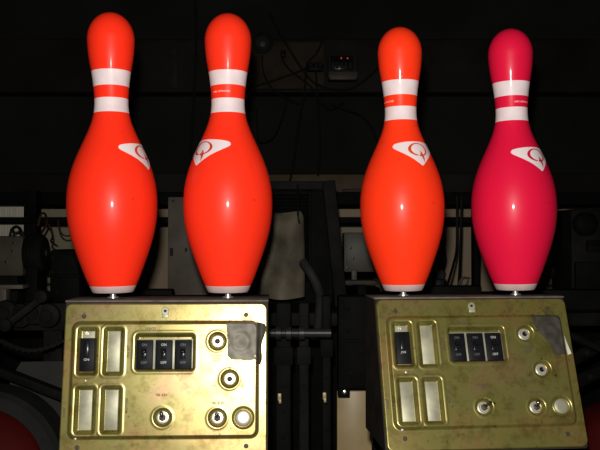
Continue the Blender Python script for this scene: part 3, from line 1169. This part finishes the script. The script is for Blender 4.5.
for k in range(22):
    f = k / 21
    q = at(2 + 60 * f, 341 + 9 * math.sin(f * PI), 1.5)
    d = Vector((.011, 0, 0))
    if k % 2:
        box(bm, q - Vector((.0062, .004, .0035)), q + Vector((.0062, .004, .0035)), .0015)
    else:
        cyl(bm, q - Vector((0, .008, 0)), q + Vector((0, .008, 0)), .0042, seg=10)
        box(bm, q - Vector((.006, .007, .003)), q + Vector((.006, -.0045, .003)), .001)
tag(obj('hanging_chain', bm, M['dark_steel']), 'sagging black drive chain above the diagonal rail', 'chain')
# grey side plate and diagonal rail, lower left
p0, p1 = at(12, 363, 1.48), at(70, 500, 1.48)
bm = BM()
v = [at(21, 362, 1.48), at(70, 361, 1.48), at(70, 470, 1.48), at(10, 470, 1.48), at(10, 380, 1.48)]
for w in v: w.y = p0.y
for w in v[2:4]: w.z = 0
f1 = [bm.verts.new(w) for w in v]; f2 = [bm.verts.new(w + Vector((0, .008, 0))) for w in v]
bm.faces.new(f1); bm.faces.new(list(reversed(f2)))
for i in range(5):
    bm.faces.new((f1[i], f2[i], f2[(i + 1) % 5], f1[(i + 1) % 5]))
tag(obj('side_plate', bm, M['grey_steel'] if 0 else plain('dark_grey_steel', (.020, .020, .018), .6, 0, .3, 9, spec=.15)), 'dark grey flat side plate left of the bright control box', 'plate')  # dark grey steel, the plate's own colour
bm = BM(); bar(bm, at(-40, 355, 1.44), at(75, 400, 1.40), .022, .016, .003)
tag(obj('diagonal_rail', bm, M['black_steel']), 'black diagonal rail crossing to the bright control box', 'rail')
# red round covers in the two lower corners
cv = thing('round_cover', at(-14, 462, 1.3), 'dark red round cover with black rim in the lower left corner', 'cover')
cv.location.z = 0
c = at(-16, 470, 1.32)
bm = BM(); lathe(bm, c, (0, -1, 0), [(-.05, .10), (.0, .105), (.025, .098), (.045, .075), (.055, .04), (.058, .001)], 48)
obj('red_dome', bm, M['red_paint'], cv)
bm = BM(); lathe(bm, c, (0, -1, 0), [(-.06, .105), (-.05, .134), (.008, .134), (.018, .126), (.018, .106), (-.02, .104)], 56, cap=False)
obj('black_rim', bm, M['rubber'], cv)
bm = BM(); box(bm, (c.x - .03, c.y + .03, 0), (c.x + .03, c.y + .08, c.z), .004)
obj('cover_post', bm, M['black_steel'], cv)
cv = thing('round_cover', at(606, 462, 1.35), 'dark red rounded cover in the lower right corner', 'cover')
cv.location.z = 0
c = at(622, 450, 1.42)
bm = BM(); lathe(bm, c, (0, -1, 0), [(-.06, .075), (.0, .08), (.02, .072), (.035, .05), (.042, .02), (.043, .001)], 40)
obj('red_dome', bm, M['red_paint'], cv)
bm = BM(); box(bm, (c.x - .02, c.y + .03, 0), (c.x + .02, c.y + .07, c.z), .004)
obj('cover_post', bm, M['black_steel'], cv)

# ------------------------------------------------------------------ gap between the boxes
bm = BM(); q0, q1 = at(258, 333, 1.5), at(331, 333, 1.5)
cyl(bm, q0, q1, .0085, seg=20)
for f in (.28, .42, .6):
    c = q0 + (q1 - q0) * f
    lathe(bm, c, q1 - q0, [(-.006, .0085), (-.005, .013), (.005, .013), (.006, .0085)], 20)
tag(obj('cross_rod', bm, M['rod']), 'grey horizontal rod between the two control boxes', 'rod')  # a plain round rod with collars, not a rail
ups = [(276, 291, 1.56, 303, 'wide black upright nearest the bright control box', 'black_steel'),
       (299, 309, 1.57, 303, 'black upright in the middle of the gap between the boxes', 'dark_steel'),
       (322, 331, 1.58, 296, 'black upright nearest the olive control box', 'black_steel')]
up_objs = []
for x0, x1, d, yt, lab, mm in ups:
    a, b2 = at(x0, yt, d), at(x1, yt, d)
    bm = BM(); box(bm, (a.x, a.y, 0), (b2.x, a.y + .03, a.z), .003)
    box(bm, (a.x - .004, a.y - .006, a.z - .12), (b2.x + .004, a.y, a.z - .085), .002)
    for k in range(4):
        lathe(bm, ((a.x + b2.x) / 2, a.y + .001, a.z - .16 - .05 * k), (0, -1, 0), [(0, .005), (.003, .005), (.004, .0003)], 6)
    up_objs.append(tag(obj('upright', bm, M[mm]), lab, 'post', 'uprights between the boxes'))
for px, py, k in ((279.5, 397, 0), (324.5, 396, 2)):
    bm = BM()
    c = at(px, py, 1.548 if k == 0 else 1.57)
    box(bm, c - Vector((.0035, .002, .007)), c + Vector((.0035, .0045, .007)), .001)
    box(bm, c - Vector((.0015, .003, .012)), c + Vector((.0035, .001, -.004)), .001)
    box(bm, c + Vector((-.003, .0, -.002)), c + Vector((.003, .014, .002)), .0005)
    sub('brass_clip', bm, M['brass'], up_objs[k], None, label='small brass clip')
# black linkage plate and rear black block
bm = BM(); wbox(338, 296, 372, 389, 1.66, .05, .006, bm)
box(bm, (at(373, 0, 1.66).x, at(345, 300, 1.66).y + .01, 0), (at(380, 0, 1.66).x, at(345, 300, 1.66).y + .04, at(345, 380, 1.66).z), .002)
box(bm, (at(360, 0, 1.66).x, at(345, 300, 1.66).y + .01, at(345, 380, 1.66).z), (at(380, 0, 1.66).x, at(345, 300, 1.66).y + .04, at(345, 370, 1.66).z), .002)
wbox(342, 340, 366, 343, 1.655, .01, .001, bm)
wbox(341, 300, 344, 388, 1.655, .01, .001, bm)
for px, py in ((347, 308), (347, 330), (361, 352), (350, 374)):
    lathe(bm, at(px, py, 1.66), (0, -1, 0), [(0, .007), (.004, .007), (.006, .0003)], 6)
tag(obj('machine_block', bm, M['black_steel']), 'black block with bolts above the cream panel', 'block')
cp = at(350, 391, 1.72)
bm = BM(); box(bm, (at(337, 391, 1.72).x, cp.y, .0), (at(385, 391, 1.72).x, cp.y + .012, cp.z), .002)
pn = obj('cream_panel', bm, M['cream']); tag(pn, 'bright cream panel low beside the olive control box', 'panel')
bm = BM()
wbox(338, 389, 350, 398, 1.70, .03, .002, bm)
lathe(bm, at(344.5, 392, 1.70), (0, -1, 0), [(0, .004), (.002, .004), (.003, .0003)], 12, mi=1)
sub('panel_clip', bm, [M['black_steel'], M['steel']], pn, None)

# ------------------------------------------------------------------ right of the orange pin
bm = BM(); tube(bm, [at(457, 196, 2.35), at(457, 225, 2.33), at(456.5, 250, 2.3), at(453, 266, 2.2), at(449, 280, 2.1), at(446.5, 289, 2.05)], .0036, 8)
tag(obj('thick_cable', bm, M['rubber']), 'black cable bending left between the orange and crimson pins', 'cable')
bm = BM(); tube(bm, [at(461.5, 197, 2.35), at(461, 230, 2.33), at(460, 260, 2.25), at(459, 280, 2.15), at(458.5, 288, 2.08)], .0036, 8)
tag(obj('straight_cable', bm, M['rubber']), 'black straight hanging cable between the orange and crimson pins', 'cable')
pg = thing('plug_cord', at(440, 275, 2.0), 'black cord ending in a round plug beside the orange pin', 'plug')
bm = BM(); tube(bm, [at(436, 228, 2.2), at(441, 240, 2.15), at(444.5, 252, 2.1), at(442.5, 262, 2.05), at(439.5, 270, 2.0)], .0045, 8)
obj('cord', bm, M['rubber'], pg)
bm = BM(); c = at(439.5, 274.5, 2.0); lathe(bm, c, (0, -1, 0), [(-.012, .008), (-.010, .014), (.010, .0145), (.014, .011), (.0142, .0003)], 24)
box(bm, (c.x - .012, c.y - .01, zd), (c.x + .012, c.y + .012, c.z - .008), .003)
obj('plug_head', bm, M['black_plastic'], pg)
# clips on deck near crimson pin
bm = BM(); tube(bm, [at(458, 288, 2.0), at(460, 281, 2.0), at(464, 277, 2.0), at(468, 280, 2.0), at(466, 286, 1.98), at(461, 287, 1.97), at(463, 279, 1.98), at(470, 278, 2.0)], .0022, 6)
tag(obj('wire_coil', bm, M['grey_steel']), 'small coil of grey wire left of the crimson pin', 'wire')
ht = thing('hopper_tray', at(100, 300, 1.8), 'black tray in front of the deck behind the pins', 'tray')
bm = BM(); wbox(112, 289.5, 172, 310.3, 1.80, .04, .004, bm)
obj('tray_front', bm, M['black_steel'], ht)
bm = BM(); wbox(425, 286, 482, 310.3, 1.80, .04, .004, bm)
tag(obj('channel_bar', bm, M['black_steel']), 'black channel bar between the orange and crimson pins', 'bar')

# far right: dark motor cabinet, brace, cable loop, struts
rc = thing('motor_cabinet', at(588, 300, 2.0), 'black motor cabinet at the right picture edge', 'cabinet')
p0 = at(571, 209, 2.0); p1 = at(660, 300, 2.0)
bm = BM(); box(bm, (p0.x, p0.y, zd), (p1.x, p0.y + .16, p0.z), .006)
obj('cabinet_body', bm, M['dark_steel'], rc)
bm = BM(); lathe(bm, at(584, 224, 2.0), (0, -1, 0), [(-.01, .030), (.012, .030), (.020, .024), (.024, .012), (.024, .001)], 28)
obj('fan_cover', bm, M['black_steel'], rc)
bm = wbox(587, 240, 640, 252, 1.99, .012, .003); wbox(588, 241.5, 600, 246, 1.985, .006, .001, bm)
obj('cabinet_lid', bm, M['black_steel'], rc)
bm = wbox(576, 262, 640, 290, 1.985, .016, .003)
obj('lower_hatch', bm, M['black_steel'], rc)
bm = BM(); bar(bm, at(558, 232, 2.3), at(567.5, 276, 2.3), .012, .012, .002)
bar(bm, at(567.5, 276, 2.3), at(567.8, 281, 2.3), .018, .016, .002)
tag(obj('diagonal_brace', bm, M['black_steel']), 'black slanting brace right of the crimson pin', 'brace')
bm = BM()
tube(bm, [at(543, 290, 1.95), at(541, 278, 1.97), at(545, 266.5, 2.0), at(551, 266, 2.0), at(553.5, 272, 2.0), at(550, 278, 1.98), at(544, 276, 1.96)], .0036, 7)
tag(obj('looped_hose', bm, M['rubber']), 'black looped hose at the right foot of the crimson pin', 'hose')
bm = BM()
tube(bm, [at(556, 222, 2.3), at(562, 230, 2.28), at(566, 222, 2.28), at(570, 232, 2.25), at(562, 240, 2.25), at(558, 232, 2.28)], .0032, 6)
tag(obj('tangled_cable', bm, M['rubber']), 'black tangled cable above the slanting brace', 'cable')
bm = BM(); wbox(540, 290, 640, 310.3, 1.80, .05, .004, bm)
tag(obj('edge_bar', bm, M['black_steel']), 'black bar below the motor cabinet', 'bar')
for (a, b2, lab) in ((at(568, 362, 1.6), at(650, 318, 1.75), 'upper grey slanting strut right of the olive control box'),
                     (at(572, 384, 1.6), at(650, 348, 1.75), 'lower grey slanting strut right of the olive control box')):
    bm = BM(); bar(bm, a, b2, .012, .024, .002)
    for f in (.2, .6):
        c = a + (b2 - a) * f
        lathe(bm, c + Vector((0, -.008, 0)), (0, -1, 0), [(0, .007), (.004, .007), (.006, .0004)], 6)
    tag(obj('slanting_strut', bm, M['dark_steel']), lab, 'strut', 'struts at the right edge')
bm = BM()
for k in range(12):
    c = at(566 + k * 3.2, 333 + 1.5 * k, 1.56)
    lathe(bm, c, (0, -1, 0), [(-.006, .006), (.004, .007), (.006, .005), (.0062, .0004)], 12)
bar(bm, at(562, 331, 1.57), at(606, 352, 1.57), .006, .012, .001)
tag(obj('roller_strip', bm, M['black_steel']), 'strip of black rollers above the slanting struts', 'chain')  # a chain-like strip of rollers on a thin bar

# ------------------------------------------------------------------ wall gear high in the middle
W = 3.19
q0, q1 = at(238, 42, 3.194), at(324, 89, 3.194)
b = BM(); box(b, (q0.x, q0.y, q1.z), (q1.x, 3.2005, q0.z), .001)
tag(obj('mounted_plank', b, plain('rough_brown_plank', (.040, .029, .019), .7, 0, .5, 7, spec=.1)), 'rough brown plank fixed on the dark beam behind the round horn', 'plank')
rd = thing('round_horn', at(262.5, 52, W), 'grey round horn on the dark beam beside the second pin', 'horn')
bm = BM(); lathe(bm, at(262.5, 44, W + .012), (0, -1, 0), [(0, .042), (.012, .042), (.020, .036), (.024, .030), (.018, .026), (.018, .001)], 36)
obj('horn_body', bm, M['clear'], rd)
bm = BM(); lathe(bm, at(262.5, 44, W - .006), (0, -1, 0), [(-.004, .012), (.004, .011), (.006, .001)], 20)
obj('horn_centre', bm, M['grey_steel'], rd)
jb = thing('relay_box', at(343, 82, W), 'grey relay box with two red lights on the dark beam', 'relay box')
bm = wbox(328, 52.5, 358, 80, W - .04, .05, .006)
obj('relay_case', bm, M['clear'], jb)
bm = wbox(330.5, 55.5, 353, 69.5, W - .046, .01, .002)
pn = obj('relay_window', bm, M['black_gloss'], jb)
for px in (341.3, 347.6):
    bm = BM(); lathe(bm, at(px, 58.2, W - .046), (0, -1, 0), [(0, .0026), (.002, .0024), (.003, .0003)], 12)
    sub('red_light', bm, M['led'], pn, jb)
for k in range(5):
    bm = wbox(331.5 + k * 4.4, 62, 334.5 + k * 4.4, 68.5, W - .050, .01, .0012)
    sub('relay_module', bm, M['clear'], pn, jb)
bm = wbox(328.5, 71.5, 357.5, 79.5, W - .046, .01, .002)
obj('terminal_strip', bm, M['grey_steel'], jb)
for px, py in ((329.5, 53.8), (356.5, 53.8), (329.5, 78.5), (356.5, 78.5)):
    bm = BM(); lathe(bm, at(px, py, W - .046), (0, -1, 0), [(0, .004), (.002, .004), (.003, .0003)], 10)
    obj('case_screw', bm, M['clear'], jb)
pb_ = thing('plug_block', at(315, 72, W), 'black plug block with cords left of the relay box', 'plug')
bm = wbox(307.5, 63.5, 323.5, 70.5, W - .03, .04, .006)
obj('block_body', bm, M['black_plastic'], pb_)
for px in (311, 316, 320.5):
    bm = wbox(px - 1.6, 61.8, px + 1.6, 66, W - .036, .02, .002)
    obj('plug', bm, M['rubber'], pb_)
sk = wbox(280.5, 50, 285.5, 56.5, W - .02, .03, .004)
wbox(281.5, 56, 284, 60, W - .015, .02, .003, sk)
tag(obj('wall_plug', sk, M['black_plastic']), 'small black plug on the dark beam right of the round horn', 'plug')
cables = [
    ([(270, 14), (280, 34), (290, 50), (300, 66), (313, 82), (330, 89), (348, 90)], .0045, 'black cable falling from the ceiling towards the relay box'),
    ([(324, 38), (316, 54), (308, 62), (306, 74), (304, 96), (299, 122), (294, 160), (290, 181)], .004, 'black cable running down past the plug block to the guard frame'),
    ([(348, 90), (362, 82), (376, 70), (385, 58)], .0045, 'black cable rising from the relay box behind the orange pin'),
    ([(283, 60), (288, 68), (300, 78), (312, 88), (322, 104), (332, 109), (344, 102)], .0035, 'black cable looping below the small wall plug'),
    ([(262, 55), (264, 74), (276, 92), (300, 104)], .0032, 'black cord hanging from the round horn'),
    ([(246, 88), (262, 84), (286, 76), (302, 70), (308, 67)], .0035, 'black cord strung from the second pin to the plug block'),
    ([(316, 71), (317, 90), (319, 120), (320, 150), (318, 176)], .0035, 'black cord hanging straight below the plug block'),
    ([(331, 104), (348, 110), (362, 116), (372, 128), (378, 142)], .004, 'black cord drooping to the right behind the orange pin'),
    ([(195, 0), (196, 40), (194, 90), (191, 140), (189, 192)], .0045, 'black cord hanging between the two pins at left'),
    ([(256, 108), (258, 138), (264, 142), (274, 136), (282, 118), (286, 100)], .003, 'black cord loop right of the second pin neck'),
]
for ci, (pts, r, lab) in enumerate(cables):
    bm = BM()
    tube(bm, [at(px, py, W - .015 - .013 * ci - .006 * (i % 2)) for i, (px, py) in enumerate(pts)], r, 7)
    tag(obj('hanging_cord', bm, M['rubber']), lab, 'cord', 'cords on the back wall')
bm = BM()
tube(bm, [at(272, 90, W - .02), at(284, 97, W - .03), at(298, 104.5, W - .03)], .003, 7)
tag(obj('grey_wire', bm, M['clear']), 'grey slanting wire end below the round horn', 'wire')
bm = BM(); wbox(170, 46, 177, 88, W + .005, .005, .001, bm); wbox(172.5, 48, 176, 53, W, .008, .002, bm); wbox(171, 64.5, 174, 67.5, W, .008, .002, bm)
tag(obj('mounted_bracket', bm, M['clear']), 'small bracket fixed on the dark beam between the two pins at left', 'bracket')
bm = BM(); bar(bm, at(342, 190.5, 2.9), at(372, 190.5, 2.9), .012, .012, .002)
tag(obj('tan_conduit', bm, M['tan_metal']), 'thin tan conduit left of the orange pin', 'conduit')  # a short length of conduit, not a rail

# ------------------------------------------------------------------ light: the camera's flash, and a very dim hall
ld = bpy.data.lights.new('camera_flash', 'POINT')
ld.energy = 60
ld.shadow_soft_size = .010
ld.color = (1.0, .97, .92)
lo = bpy.data.objects.new('camera_flash', ld)
COL.objects.link(lo)
lo.location = (-.012, -.005, CAM_Z + .055)
wd = bpy.data.worlds.new('world')
S.world = wd
wd.use_nodes = True
wd.node_tree.nodes['Background'].inputs[0].default_value = (.8, .9, 1, 1)
wd.node_tree.nodes['Background'].inputs[1].default_value = .002
S.view_settings.view_transform = 'Standard'
S.view_settings.look = 'None'
S.view_settings.exposure = 0
S.view_settings.gamma = 1
S.view_settings.use_curve_mapping = False
for o in S.objects:
    if '_world' in o:
        del o['_world']
